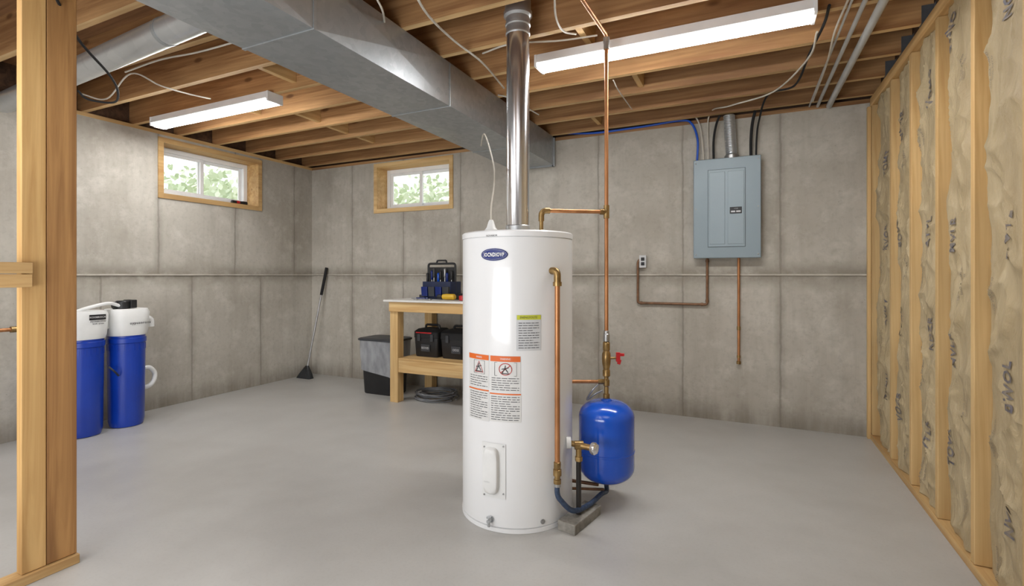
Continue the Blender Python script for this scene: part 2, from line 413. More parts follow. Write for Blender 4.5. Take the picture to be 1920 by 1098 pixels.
# ------------------------------------------------------------ right stud wall
SY = [4.39, 3.87, 3.45, 3.03, 2.61, 2.19, 1.77, 1.35]
m = MB(); m.box(XR-.008, .924, -.019, .019, .04, 2.43)
s0 = m.build('wall_stud', M['wz'], smooth=False, bevel=.002)
for k, y in enumerate(SY):
    o = s0 if k == 0 else s0.copy()
    if k: C.objects.link(o)
    o.location.y = y
    tag(o, 'upright pale pine stud in the insulated right wall', 'stud', 'studs of the insulated wall')
o = MB().box(XR-.03, XR-.009, 4.405, 4.443, 0, 2.43).build('corner_stud', M['wz'], smooth=False, bevel=.002)
tag(o, 'pale pine corner stud where stud wall meets the concrete rear wall', 'stud')
tag(MB().box(XR-.012, .926, .6, 4.40, 0, .038).build('bottom_plate', M['wy'], smooth=False, bevel=.002), 'pine bottom plate on the floor under the insulated stud wall', 'bottom plate')
tag(MB().box(XR-.01, .926, .6, 4.44, 2.432, 2.498).build('top_plate', M['wy'], smooth=False, bevel=.002), 'doubled pine top plate along the top of the insulated stud wall', 'top plate')
def batt_x(y0, y1, y, z, seed):
    u = (y-y0)/(y1-y0); u = min(max(u, 0), 1); e = min(1, math.sin(math.pi*u)*1.5)
    n = noise.noise(Vector((y*6, z*2.2, seed)))*.020
    r1 = 1-abs(noise.noise(Vector((y*5+z*1.6, z*3.2-y*2, seed+9))))*2
    r2 = 1-abs(noise.noise(Vector((y*11-z*3, z*7, seed+3))))*2
    return XR+.052-.030*e**.6-n*e-max(r1, 0)**3*.018*e-max(r2, 0)**3*.010*e
marks = {1: ['VOMT', 'KVOR', 'AVOV', 'KVOU'], 2: ['NKOR', 'BOVT', 'KVON', 'VOZB'], 3: ['VOMC', 'ATVL', 'KDZR', 'VTLR'], 4: ['TNVO', 'MVLR', 'NVLR', 'TOVR'], 5: ['NOVL', 'NOVL', 'BWOL', 'NVL']}
zs = {1: (1.95, 1.45, .95, .45), 2: (2.1, 1.45, .92, .40), 3: (2.15, 1.42, .9, .38), 4: (2.3, 1.38, .86, .42), 5: (2.2, 1.34, .80, .32)}
for k in range(7):
    y1 = SY[k]-.021; y0 = SY[k+1]+.021
    t = thing('insulation_batt', ['narrow kraft-faced insulation batt next to the rear concrete wall', 'kraft-faced insulation batt in the second stud bay from the rear wall', 'kraft-faced insulation batt in the third stud bay from the rear wall',
        'kraft-faced insulation batt in the fourth stud bay from the rear wall', 'kraft-faced insulation batt with large printing in the bay nearest the camera', 'kraft-faced insulation batt at the right edge of the photo', 'kraft-faced insulation batt just beyond the right edge'][k], 'insulation', (XR+.05, (y0+y1)/2, .04), 'insulation batts')
    MB().grid(lambda u, v: Vector((batt_x(y0, y1, y0+u*(y1-y0), .042+v*2.385, k*3.1), y0+u*(y1-y0), .042+v*2.385)), 34, 240).build('paper_facing', M['kraft'], t)
    if k+1 in marks:
        for s, z in zip(marks[k+1], zs[k+1]):
            yc = (y0+y1)/2+(.06 if k % 2 else -.04)
            text(s, .074, lambda u, v: Vector((batt_x(y0, y1, yc+v, z+u*.8, k*3.1)-.004, yc+v, z+u*.8)), 'printed_marking', M['ink'], t, bold=.0018)
            y2 = yc+(-.12 if k % 2 else .12); z2 = z-.22
            text('vox mt noro\nlno tvro', .028, lambda u, v: Vector((batt_x(y0, y1, y2+v, z2+u, k*3.1)-.003, y2+v, z2+u)), 'small_print', M['ink2'], t)

# ------------------------------------------------------------ left partition framing
XP = -2.53
o = MB().box(XP-.04, XP, .931, 1.007, .04, JB-.002).build('partition_stud', M['wpa'], bevel=.003); tag(o, 'lighter pine post board at left, with crosspiece fixed to it', 'stud')
o = MB().box(XP-.04, XP-.001, 1.009, 1.108, .04, JB-.002).build('partition_stud', M['wzd'], bevel=.003); tag(o, 'darker knotty post board at left, right-hand board of the pair', 'stud')
o = MB().box(XP-.06, XP+.014, -.4, 1.112, 0, .038).build('partition_plate', M['wy'], bevel=.003); tag(o, 'pine plate on the floor beneath the left post', 'bottom plate')
o = MB().box(XP+.001, XP+.032, -.4, .955, 1.205, 1.248).build('partition_crosspiece', M['wy'], bevel=.003); tag(o, 'upper of two horizontal boards meeting the left post', 'crosspiece')
o = MB().box(XP+.001, XP+.028, -.4, .955, 1.152, 1.203).build('partition_crosspiece', M['wy'], bevel=.003); tag(o, 'lower of two horizontal boards meeting the left post', 'crosspiece')

# ------------------------------------------------------------ ducts
DX0, DX1, DZ0 = -2.08, -1.642, 2.233
t = thing('air_duct', 'large rectangular galvanised air duct running below the joists to the rear wall', 'duct', ((DX0+DX1)/2, 2, DZ0))
segs = [YF+.02, .5, 1.54, 2.60, 3.66, 4.40]
for a, b2 in zip(segs, segs[1:]):
    m = MB(); xm, ym = (DX0+DX1)/2, (a+b2)/2; dp = .012
    v = [m.bm.verts.new(p) for p in ((DX0, a+.002, DZ0), (DX1, a+.002, DZ0), (DX1, b2-.002, DZ0), (DX0, b2-.002, DZ0))]
    c = m.bm.verts.new((xm, ym, DZ0-dp))
    w4 = [m.bm.verts.new((q.co.x, q.co.y, JB-.001)) for q in v]
    side = m.bm.verts.new((DX1+dp*.8, ym, (DZ0+JB)/2))
    for i in range(4): m.bm.faces.new((v[i], v[(i+1) % 4], c))
    m.bm.faces.new(w4)
    for i in (0, 2, 3): m.bm.faces.new((v[i], v[(i+1) % 4], w4[(i+1) % 4], w4[i]))
    for tr in ((v[1], v[2]), (v[2], w4[2]), (w4[2], w4[1]), (w4[1], v[1])): m.bm.faces.new((tr[0], tr[1], side))
    m.build('duct_section', M['galv'], t, smooth=False)
for s in segs[1:-1]:
    MB().box(DX0-.005, DX1+.005, s-.009, s+.009, DZ0-.005, JB-.006).build('seam_flange', M['galv'], t, smooth=False, bevel=.002)
MB().box(DX1-.012, DX1+.012, 4.401, 4.425, DZ0-.012, JB-.01).box(DX0-.012, DX1, 4.401, 4.425, DZ0-.012, DZ0+.01).build('end_collar', M['galv'], t, smooth=False)
ra, rb = Vector((-4.70, 1.636, 2.40)), Vector((DX0-.002, 1.464, 2.40)); rd = (rb-ra).normalized()
t = thing('round_duct', 'round metal branch duct below the joists at upper left', 'duct', (-3.3, 1.54, 2.33))
MB().cyl(ra, rb, .066, 48).build('pipe', M['galv2'], t)
for s in (.85, 2.1): MB().cyl(ra+rd*s, ra+rd*(s+.025), .068, 48).build('joint_band', M['galv'], t)

# ------------------------------------------------------------ lights
LZ = 2.440
def make_light(x0, x1, y, label):
    t = thing('fluorescent_light', label, 'ceiling light', ((x0+x1)/2, y, LZ), 'fluorescent ceiling lights')
    m = MB(); w = .064
    prof = [(-w, LZ+.012), (-w+.006, LZ+.006), (w-.006, LZ+.006), (w, LZ+.012), (w-.006, JB), (-w+.006, JB)]
    m.loft([[Vector((x, y+a, z)) for a, z in prof] for x in (x0, x1)]); m.build('housing', M['lamp'], t, smooth=False)
    m = MB(); w2 = .055; pr = [(-w2, LZ+.005), (-w2+.003, LZ-.010), (-.03, LZ-.017), (.03, LZ-.017), (w2-.003, LZ-.010), (w2, LZ+.005)]
    m.loft([[Vector((x, y+a, z)) for a, z in pr] for x in (x0+.012, x1-.012)]); m.build('diffuser', M['tubeglow'], t, smooth=False)
    for a, c in ((x0-.004, x0+.012), (x1-.012, x1+.004)): MB().box(a, c, y-.066, y+.066, LZ-.012, JB-.001).build('end_cap', M['lamp'], t, bevel=.003)
make_light(-1.13, .30, 2.78, 'long lit fluorescent ceiling light at upper right, nearer of the two')
make_light(-4.44, -3.05, 2.50, 'lit fluorescent ceiling light at upper left above the left wall window')

# ------------------------------------------------------------ water heater
HC = Vector((-1.076, 2.353, 0)); HR = .283; HD = 2.587; HX = .0277
HZ = 1.41
def hphi(px):
    lo, hi = -1.35, 1.35
    for _ in range(40):
        md = (lo+hi)/2; q = 960+FP*(HX+HR*math.sin(md))/(HD-HR*math.cos(md))
        if q < px: lo = md
        else: hi = md
    return lo
def hz_(px, py):
    f = hphi(px); return E-(py-515)/FP*(HD-HR*math.cos(f))
def hsurf(phi, z, off=0):
    v = HC+(RT*math.sin(phi)-FW*math.cos(phi))*(HR+off); return Vector((v.x, v.y, z))
t = heater = thing('water_heater', 'tall white cylindrical water heater standing in the middle of the floor', 'water heater', HC)
MB().lathe([(HR-.01, .02), (HR, .025), (HR, HZ-.035), (HR-.003, HZ-.033), (HR-.003, HZ-.031), (HR-.01, HZ-.03)], HC, 96).build('tank_jacket', M['white'], t)
MB().lathe([(HR-.012, 0), (HR+.002, .001), (HR+.002, .020), (HR-.012, .022)], HC, 96).build('base_ring', M['white'], t)
MB().lathe([(HR-.01, HZ-.031), (HR+.002, HZ-.030), (HR+.003, HZ-.006), (HR-.004, HZ), (0.01, HZ+.002)], HC, 96).build('top_cap', M['white'], t)
def patch(px0, py0, px1, py1, name, m, parent, off=.0015):
    c = (px0+px1)/2; a, b2 = hphi(px0), hphi(px1); z1, z0 = hz_(c, py0), hz_(c, py1)
    return MB().grid(lambda u, v: hsurf(a+(b2-a)*u, z0+(z1-z0)*v, off), 10, 1).build(name, m, parent)
def htext(s, size, px, py, m, parent, off=.003, sx=1, bold=0):
    f, z = hphi(px), hz_(px, py)
    return text(s, size, lambda u, v: hsurf(f+u*sx/HR, z+v, off), 'lettering', m, parent, bold=bold)
bf, bz = hphi(926), hz_(926, 477)
m = MB(); n = 40
c = m.bm.verts.new(hsurf(bf, bz, .005)); ring = [m.bm.verts.new(hsurf(bf+.066*math.cos(2*math.pi*i/n)/HR, bz+.0265*math.sin(2*math.pi*i/n), .005)) for i in range(n)]
for i in range(n): m.bm.faces.new((c, ring[i], ring[(i+1) % n]))
badge = m.build('oval_badge', M['badge'], t)
m = MB(); m.tube([hsurf(bf+.066*math.cos(2*math.pi*i/n)/HR, bz+.0265*math.sin(2*math.pi*i/n), .004) for i in range(n+1)], .0024, 6, smooth=False); m.build('badge_rim', M['badge'], badge)
m = MB(); m.tube([hsurf(bf+.0625*math.cos(2*math.pi*i/n)/HR, bz+.0232*math.sin(2*math.pi*i/n), .0052) for i in range(n+1)], .0006, 6, smooth=False); m.build('badge_line', M['greyp'], badge)
htext('IOCNDIOVP', .025, 926, 477.5, M['txtw'], badge, .0068, .66, .0008)
htext('NOVABOR', .012, 922, 441.5, M['txt'], t, .004)
def lines(parent, px0, px1, py0, py1, nrow, m=None, th=.0014):
    a, b2 = hphi(px0), hphi(px1); q = MB()
    for r in range(nrow):
        z = hz_((px0+px1)/2, py0+(py1-py0)*(r+.5)/nrow); u = 0
        while u < .98:
            w = random.uniform(.08, .26); e = min(u+w, 1 if r % 4 != 3 else .7)
            if e <= u: break
            q.grid(lambda s, v: hsurf(a+(b2-a)*(u+(e-u)*s), z+(v-.5)*2*th, .0028), 2, 1); u = e+.035
    return q.build('printed_lines', m or M['txt'], parent)
o = patch(968, 590, 1014, 657, 'rating_label', M['greyp'], t); o['label'] = 'grey label with yellow heading'
patch(969, 590.5, 1013.5, 599, 'yellow_heading', M['yellow'], o, .0022); htext('ENENGYOUTE', .014, 991, 595, M['txt'], o, .003, .9)
lines(o, 972, 1010, 603, 654, 11)
def warn(x0, y0, x1, y1, head, pict):
    o = patch(x0, y0, x1, y1, 'warning_label', M['paper'], t); o['label'] = 'white warning label with orange heading' if head > 5 else 'white text label with thin orange top line'
    patch(x0+.5, y0+.5, x1-.5, y0+head, 'orange_heading', M['orange'], o, .0022)
    if head > 5: htext('WARNING', .013, (x0+x1)/2, y0+head/2+.5, M['txtw'], o, .003, .8 if x1-x0 > 45 else .6)
    top = y0+head+2
    if pict:
        cx, cy = (x0+x1)/2, y0+head+14; f, z = hphi(cx), hz_(cx, cy); q = MB(); big = x1-x0 > 45
        g = 1.25
        if big:
            q.tube([hsurf(f+.030*math.cos(k*math.pi/12)/HR, z+.027*math.sin(k*math.pi/12), .003) for k in range(25)], .0018, 5, smooth=False)
            q.tube([hsurf(f-.024/HR, z-.018, .003), hsurf(f+.024/HR, z+.018, .003)], .0018, 5, smooth=False)
        else:
            q.tube([hsurf(f+dx/HR, z+dz, .003) for dx, dz in ((-.026, -.024), (0, .028), (.026, -.024), (-.026, -.024))], .0016, 5, smooth=False)
        q.build('red_symbol', M['redp'], o)
        q = MB(); hw, hh = (.052, .031) if big else (.034, .031)
        q.tube([hsurf(f+dx*hw/HR, z+dz*hh, .0028) for dx, dz in ((-1, -1), (1, -1), (1, 1), (-1, 1), (-1, -1))], .0009, 5, smooth=False)
        for dx, dz, ex, ez in ((-.012, -.014, -.002, .004), (-.002, .004, .010, -.012), (-.002, .004, 0, .014), (-.014, 0, .012, .006), (-.016, -.016, .016, -.016)):
            q.tube([hsurf(f+dx*g/HR, z+dz*g, .0032), hsurf(f+ex*g/HR, z+ez*g, .0032)], .002, 5, smooth=False)
        q.build('pictogram', M['txt'], o); top = cy+15
    lines(o, x0+3, x1-3, top, y1-2, max(4, int((y1-top)/4.4)))
warn(880, 663, 917, 726, 10, True); warn(919, 667, 976, 735, 11, True)
warn(880, 727.5, 917, 786, 3, False); warn(918, 737, 977, 791, 3, False)
a0, a1 = hphi(905), hphi(948); z1, z0 = hz_(926, 830), hz_(926, 932)
MB().grid(lambda u, v: hsurf(a0+(a1-a0)*u, z0+(z1-z0)*v, .004), 10, 2).build('access_plate', M['wplast'], t)
fc, zc = hphi(922), (z0+z1)/2; 
def ring(w, h, off, r=.4):
    out = []
    for i in range(32):
        a = 2*math.pi*i/32; cx, sx = math.cos(a), math.sin(a); e = .45
        out.append(hsurf(fc+math.copysign(abs(cx)**e, cx)*w/2/HR, zc+math.copysign(abs(sx)**e, sx)*h/2, off))
    return out
cov = MB().loft([ring(.078, .215, .003), ring(.076, .213, .018), ring(.066, .20, .026), ring(.05, .17, .029)]).build('access_cover', M['wplast'], t)
htext('ceroo', .012, 918, 898, M['greyp'], cov, .030)
for px, py in ((909, 836), (944, 836), (909, 925), (944, 925)):
    p = hsurf(hphi(px), hz_(px, py), .004); nrm = (p-Vector((HC.x, HC.y, p.z))).normalized(); MB().cyl(p, p+nrm*.004, .004, 8).build('cover_screw', M['steel'], t)
p = hsurf(hphi(921), hz_(921, 972), 0); nrm = (p-Vector((HC.x, HC.y, p.z))).normalized()
dv = MB().cyl(p, p+nrm*.006, .015, 20).cyl(p+nrm*.006, p+nrm*.034, .008, 16).cyl(p+nrm*.024-UP*.004, p+nrm*.024-UP*.026, .007, 14).cyl(p+nrm*.024, p+nrm*.024+UP*.012, .003, 8).build('drain_valve', M['galv2'], t)
MB().lathe([(.004, 0), (.011, .002), (.011, .007), (.004, .009)], p+nrm*.024+UP*.012, 16).build('valve_knob', M['galv2'], dv)
p = hsurf(hphi(1017), hz_(1017, 977), 0); nrm = (p-Vector((HC.x, HC.y, p.z))).normalized()
MB().cyl(p, p+nrm*.005, .011, 16).cyl(p+nrm*.005, p+nrm*.011, .006, 6).build('bolt', M['steel'], t)

cp = P(921, 433, 2.42); cp.z = HZ+.002
t = thing('power_cord', 'white cord with cone-shaped plug rising from heater top to the duct', 'cord', cp)
MB().lathe([(.032, 0), (.032, .006), (.022, .018), (.014, .045), (.009, .055)], cp, 24).build('plug_cone', M['wplast'], t)
ce = on_z(905, 252, DZ0-.003)
MB().tube([cp+UP*.05, cp+UP*.12+Vector((-.005, .01, 0)), cp+Vector((-.06, .15, .33)), cp+Vector((-.28, .45, .62)), ce+Vector((.02, -.06, -.10)), ce], .004, 8).build('cord', M['cabw'], t)

# flue
t = thing('flue_pipe', 'shiny round metal flue pipe rising from heater top to the ceiling', 'flue pipe', (HC.x, HC.y, HZ+.003))
fl = P(971, 400, 2.587); fl.z = 0
MB().lathe([(.0595, HZ+.01), (.0595, JT-.001)], fl, 64).build('pipe', M['chrome'], t)
MB().lathe([(.05, HZ+.003), (.071, HZ+.003), (.071, HZ+.012), (.064, HZ+.016), (.064, HZ+.042), (.060, HZ+.046)], fl, 48).build('base_collar', M['galv2'], t)
MB().lathe([(.060, 2.44), (.064, 2.445), (.064, 2.455), (.061, 2.46), (.061, 2.485), (.066, 2.49), (.066, 2.50), (.062, 2.505), (.062, 2.53), (.068, 2.535), (.074, 2.54), (.074, 2.56), (.068, 2.57), (.068, 2.62), (.060, 2.63)], fl, 48).build('upper_collar', M['galv2'], t)

# ------------------------------------------------------------ cold water line + valve + expansion tank
VP_ = P(1137, 515, 2.65); vx, vy = VP_.x, VP_.y
zt = E+118/FP*2.65
def V(z): return Vector((vx, vy, z))
port = P(1015, 398, 2.60); port.z = zt
t = thing('copper_supply_pipe', 'vertical copper pipe rising from the valve above blue tank to the ceiling', 'pipe', V(.91))
MB().cyl(V(.895), V(2.44), .0105, 16).build('riser', M['copper'], t)
MB().bent([V(2.43), V(2.475), Vector((vx-.02, vy-.6, 2.475)), Vector((vx-.02, vy-1.6, 2.475))], .0105, .03).build('ceiling_run', M['copper'], t)
MB().cyl(V(2.40), V(2.435), .015, 16).cyl(V(2.435), V(2.462), .017, 16).build('top_fitting', M['steel'], t)
MB().cyl(V(zt-.035), V(zt+.035), .0155, 16).cyl(V(zt), V(zt)+(port-V(zt)).normalized()*.035, .0155, 16).build('tee_fitting', M['brass'], t)
t2 = thing('copper_branch_pipe', 'short horizontal copper branch from tee to heater top inlet', 'pipe', (port.x, port.y, HZ+.003))
dr = (port-V(zt)).normalized()
MB().cyl(V(zt)+dr*.03, port-dr*.03, .0105, 16).build('run', M['copper'], t2)
MB().bent([V(zt)+dr*((port-V(zt)).length-.045), port, port-UP*.055], .0155, .028).build('elbow', M['brass'], t2)
MB().cyl((port.x, port.y, HZ+.003), port-UP*.045, .0105, 16).lathe([(.02, 0), (.02, .012), (.014, .016)], (port.x, port.y, HZ+.003), 6).build('inlet_nipple', M['brass'], t2)
def zpy(py, d=2.65): return E-(py-515)/FP*d
t = thing('shutoff_valve', 'brass shutoff valve assembly with small red handle above blue tank', 'valve', V(zpy(746)))
MB().lathe([(.012, zpy(640)), (.018, zpy(639)), (.018, zpy(626)), (.015, zpy(625)), (.015, zpy(620)), (.011, zpy(619))], V(0), 12).build('union_nut', M['steel'], t)
MB().lathe([(.014, zpy(706)), (.02, zpy(704)), (.02, zpy(694)), (.016, zpy(692)), (.022, zpy(682)), (.024, zpy(672)), (.022, zpy(662)), (.016, zpy(657)), (.019, zpy(655)), (.019, zpy(642)), (.014, zpy(640))], V(0), 16).build('valve_body', M['brass'], t)
MB().lathe([(.011, zpy(746)), (.018, zpy(745)), (.018, zpy(738)), (.012, zpy(737)), (.012, zpy(724)), (.017, zpy(722)), (.017, zpy(712)), (.012, zpy(710)), (.012, zpy(706))], V(0), 12).build('nipple', M['brass'], t)
hb = V(zpy(671))
MB().cyl(hb, hb+RT*.05, .006, 10).build('valve_stem', M['brass'], t)
m = MB(); m.obox(hb+RT*.062+UP*.006, .022, .016, .05, Matrix.Rotation(A, 3, 'Z')); m.obox(hb+RT*.075+UP*.018, .04, .012, .016, Matrix.Rotation(A, 3, 'Z')); m.obox(hb+RT*.068-UP*.02, .018, .012, .026, Matrix.Rotation(A, 3, 'Z')@Matrix.Rotation(.3, 3, 'Y'))
m.build('red_handle', M['red'], t, bevel=.003)
zb, ztk = .105, .535; TR = .146
t = thing('expansion_tank', 'small blue pressure tank with domed ends beside the water heater', 'pressure tank', V(zb-.02))
def dome(zb, zt, R, h):
    pr = []
    for k in range(9):
        a = math.pi/2*k/8; pr.append((R*math.sin(a)**.8 if k else .001, zb+h*(1-math.cos(a))))
    md = (zb+zt)/2
    pr += [(R, md-.052), (R+.002, md-.05), (R+.002, md-.042), (R, md-.04)]
    for k in range(9):
        a = math.pi/2*(8-k)/8; pr.append((R*math.sin(a)**.8 if k < 8 else .001, zt-h*(1-math.cos(a))))
    return pr
MB().lathe(dome(zb, ztk, TR, .085), V(0), 64).build('tank_shell', M['blue'], t)
MB().lathe([(.03, ztk-.006), (.03, ztk+.002), (.018, ztk+.008), (.018, ztk+.006)], V(0), 24).build('top_boss', M['blue'], t)
MB().lathe([(.014, zb-.018), (.02, zb-.017), (.02, zb+.004), (.014, zb+.005)], V(0), 8).build('bottom_fitting', M['brass'], t)
a = V(zpy(715)); 
t = thing('copper_link_pipe', 'short copper pipe from behind heater to brass nipple above blue tank', 'pipe', a-RT*.2)
MB().cyl(a-RT*.22+FW*.0, a-RT*.03, .0095, 14).build('run', M['copper'], t)
MB().cyl(a-RT*.045, a-RT*.012, .014, 12).build('coupling', M['brass'], t)
MB().tube([a-RT*.04+Vector((0, 0, -.01)), a-RT*.075-UP*.045, a-RT*.10-UP*.10+FW*.02, a-RT*.06-UP*.065, a-RT*.02-UP*.045], .005, 8).build('braided_loop', M['steel'], t)

dpp = 2.325
fx = P(1045, 515, dpp); 
def Fz(z): return Vector((fx.x, fx.y, z))
el = hsurf(hphi(1034), hz_(1034, 508), -.004)
t = thing('heater_side_pipe', 'vertical copper pipe running down the right front of the heater', 'pipe', Fz(.22))
ztop = E-(512-515)/FP*dpp
MB().cyl(Fz(ztop-.05), Fz(.30), .0125, 16).build('pipe', M['copper'], t)
el.z = ztop+.012
MB().bent([el, Fz(ztop+.012), Fz(ztop-.055)], .017, .025).cyl(Fz(ztop-.06), Fz(ztop-.04), .021, 12).build('elbow', M['brass'], t)
MB().lathe([(.013, .225), (.018, .226), (.018, .245), (.014, .247), (.014, .262), (.020, .264), (.020, .292), (.015, .295), (.017, .30), (.017, .325), (.0125, .328)], Fz(0), 12).build('coupling', M['brass'], t)
t = thing('flexible_hose', 'dark blue-grey braided hose looping from side pipe to tank bottom', 'hose', Fz(.05))
hend = V(zb-.02)
hp = [Fz(.235), Fz(.18), P(1052, 938, 2.33), P(1075, 957, 2.36), P(1105, 945, 2.46), P(1128, 925, 2.58), hend-UP*.035, hend-UP*.003]
hp = [Vector((p.x, p.y, max(p.z, .03))) for p in hp]
MB().tube(hp, .0125, 12).build('hose', M['hose'], t)
MB().cyl(Fz(.212), Fz(.238), .016, 12).build('hose_nut', M['steel'], t)
bz2 = E-(834-515)/FP*2.40
s = hsurf(hphi(1062), bz2, -.002)
t = thing('relief_valve', 'brass side valve with round chrome cap and black discharge pipe', 'valve', s)
MB().cyl(s-RT*.0, s+RT*.022, .028, 20).build('white_washer', M['wplast'], t)
sv = P(1085, 834, 2.40); sv.z = bz2
e2 = P(1112, 840, 2.36)
MB().cyl(s+RT*.01, sv, .014, 14).cyl(sv-RT*.02, sv+RT*.022, .021, 14).cyl(sv, e2, .015, 14).cyl(sv-UP*.06, sv, .014, 14).lathe([(.019, 0), (.019, .02)], sv-UP*.075, 6).build('valve_body', M['brass'], t)
MB().lathe([(.014, -.01), (.026, -.008), (.03, 0), (.03, .012), (.022, .022), (.01, .024)], e2, 20, (e2-sv)).build('chrome_cap', M['chrome'], t)
MB().cyl((sv.x, sv.y, .048), (sv.x, sv.y, bz2-.06), .0125, 14).build('black_leg', M['blackp'], t)
rz = Matrix.Rotation(math.radians(-12), 3, 'Z')
o = MB().obox((sv.x+.0, sv.y+.02, .0235), .095, .26, .047, rz).build('support_block', M['block'], bevel=.004); tag(o, 'small rough grey block on the floor beneath the black pipe', 'block')
t = thing('drain_line', 'thin dark pipes running low from heater toward underside of blue tank', 'pipe', V(.15)-RT*.2)
for q in ((P(1068, 900, 2.62), P(1122, 908, 2.62), .009), (P(1070, 915, 2.57), P(1132, 917, 2.60), .007)): MB().cyl(q[0], q[1], q[2], 10).build('pipe', M['copdull'], t)

# ------------------------------------------------------------ electrical panel
px0, px1, pz0, pz1 = -.394, .106, 1.335, 2.142; yf = 4.35
t = thing('electrical_panel', 'grey metal electrical breaker panel mounted on the rear concrete wall', 'electrical panel', ((px0+px1)/2, YB, pz0))
MB().box(px0+.008, px1-.008, yf+.012, YB-.001, pz0+.006, pz1-.006).build('box', M['panel'], t, bevel=.004)
MB().box(px0, px1, yf, yf+.014, pz0, pz1).build('cover', M['panel'], t, bevel=.006)
dx0, dx1 = on_y(1328, 400, yf).x, on_y(1397, 400, yf).x; dz1, dz0 = on_y(1362, 317, yf).z, on_y(1362, 462, yf).z
MB().box(dx0-.004, dx1+.004, yf-.001, yf, dz0-.004, dz1+.004).build('door_gap_shade', M['gap'], t, smooth=False)  # darker sheet behind the door edge, painted shade instead of a real groove
door = MB().box(dx0, dx1, yf-.006, yf-.001, dz0, dz1).build('door', M['panel2'], t, bevel=.002)
w = (dx1-dx0)
for a, b2 in ((.03, .46), (.54, .97)):
    MB().box(dx0+w*a, dx0+w*b2, yf-.011, yf-.006, dz0+.02, dz1-.02).build('raised_panel', M['panel2'], door, bevel=.003)
lx = on_y(1380, 394, yf)
la = MB().box(lx.x-.045, lx.x+.042, yf-.017, yf-.011, lx.z-.026, lx.z+.026).build('latch', M['black'], door, bevel=.002)
MB().box(lx.x-.036, lx.x-.005, yf-.0185, yf-.017, lx.z-.016, lx.z-.004).box(lx.x+.002, lx.x+.034, yf-.0185, yf-.017, lx.z-.016, lx.z-.004).build('latch_mark', M['greyp'], door, smooth=False)
text('1 2 3', .014, lambda u, v: Vector((lx.x+u, yf-.0185, lx.z+.012+v)), 'lettering', M['greyp'], door)
for x, z in ((px0+.02, pz0+.03), (px1-.02, pz0+.03), (px0+.02, pz1-.03), (px1-.02, pz1-.03), (px0+.02, 1.74), (px1-.02, 1.74)):
    MB().lathe([(.006, 0), (.006, .003), (.003, .005)], (x, yf, z), 10, (0, -1, 0)).build('cover_screw', M['steel'], t)
yc = 4.40
def cond(px, r, m, label, pts, cat='conduit', nm='conduit', n=12):
    o = MB().tube(pts, r, n).build(nm, m); return tag(o, label, cat)
x = on_y(1372, 250, yc).x
t = thing('flexible_conduit', 'thick silver ribbed conduit rising from the top of the breaker panel', 'conduit', (x, yc, pz1-.006))
pr = []; z = pz1+.03
while z < 2.49:
    pr += [(.040, z), (.045, z+.006), (.040, z+.012)]; z += .014
rings = [[Vector((x-.02*(zz-pz1)/.35+r*math.cos(2*math.pi*i/24), yc+r*math.sin(2*math.pi*i/24), zz)) for i in range(24)] for r, zz in pr]
MB().loft(rings).build('ribbed_tube', M['galv2'], t)
MB().lathe([(.050, pz1-.006), (.054, pz1-.004), (.054, pz1+.022), (.046, pz1+.028)], (x, yc, 0), 12).build('connector', M['steel'], t)
def up(px, y=yc): return on_y(px, 290, y).x
x = up(1338); cond(0, .009, M['blackm'], 'black cable rising from panel top left of the silver conduit', [(x, yc, pz1-.006), (x, yc, 2.3), (x+.02, yc-.02, 2.42), (x+.05, yc-.06, 2.485)], 'cable', 'black_cable')
x = up(1408); cond(0, .011, M['blackm'], 'black cable rising from panel top right of the silver conduit', [(x, yc, pz1-.006), (x, yc, 2.28), (x+.01, yc-.02, 2.40), (x+.03, yc-.06, 2.488)], 'cable', 'black_cable')
x = up(1416)+.006; cond(0, .007, M['blackm'], 'black cable hugging the panel right-hand cable and running to the right ceiling light', [(x, yc, pz1-.006), (x+.004, yc, 2.28), (x+.02, yc-.03, 2.41), on_z(1440, 178, 2.485), on_z(1490, 160, 2.488), on_z(1518, 100, 2.48), on_z(1545, 45, 2.49), on_z(1555, 10, 2.492)], 'cable', 'black_cable')
x = up(1307); zz = [on_y(p, q_, 4.435) for p, q_ in ((1010, 246), (1100, 250), (1200, 238), (1275, 226))]
cond(0, .009, M['bluec'], 'blue cable running along the top of rear wall and into panel', zz+[on_y(1297, 232, 4.42), on_y(1308, 262, yc), Vector((x, yc, pz1-.006))], 'cable', 'blue_cable')
x = up(1320); zz = [on_y(p, q_, 4.43) for p, q_ in ((1005, 205), (1060, 234), (1150, 232), (1240, 221), (1290, 212))]
cond(0, .006, M['cabw'], 'white cable draped along rear wall top down into panel', zz+[on_y(1312, 235, 4.42), Vector((x, yc, pz1-.006))], 'cable', 'white_cable')
x = up(1328); cond(0, .0055, M['cabw'], 'white cable sweeping from right ceiling light toward breaker panel', [on_z(1532, 60, 2.47), on_z(1515, 110, 2.46), on_z(1450, 172, 2.47), on_z(1370, 198, 2.47), on_y(1330, 215, 4.40), Vector((x, yc, pz1-.006))], 'cable', 'white_cable')

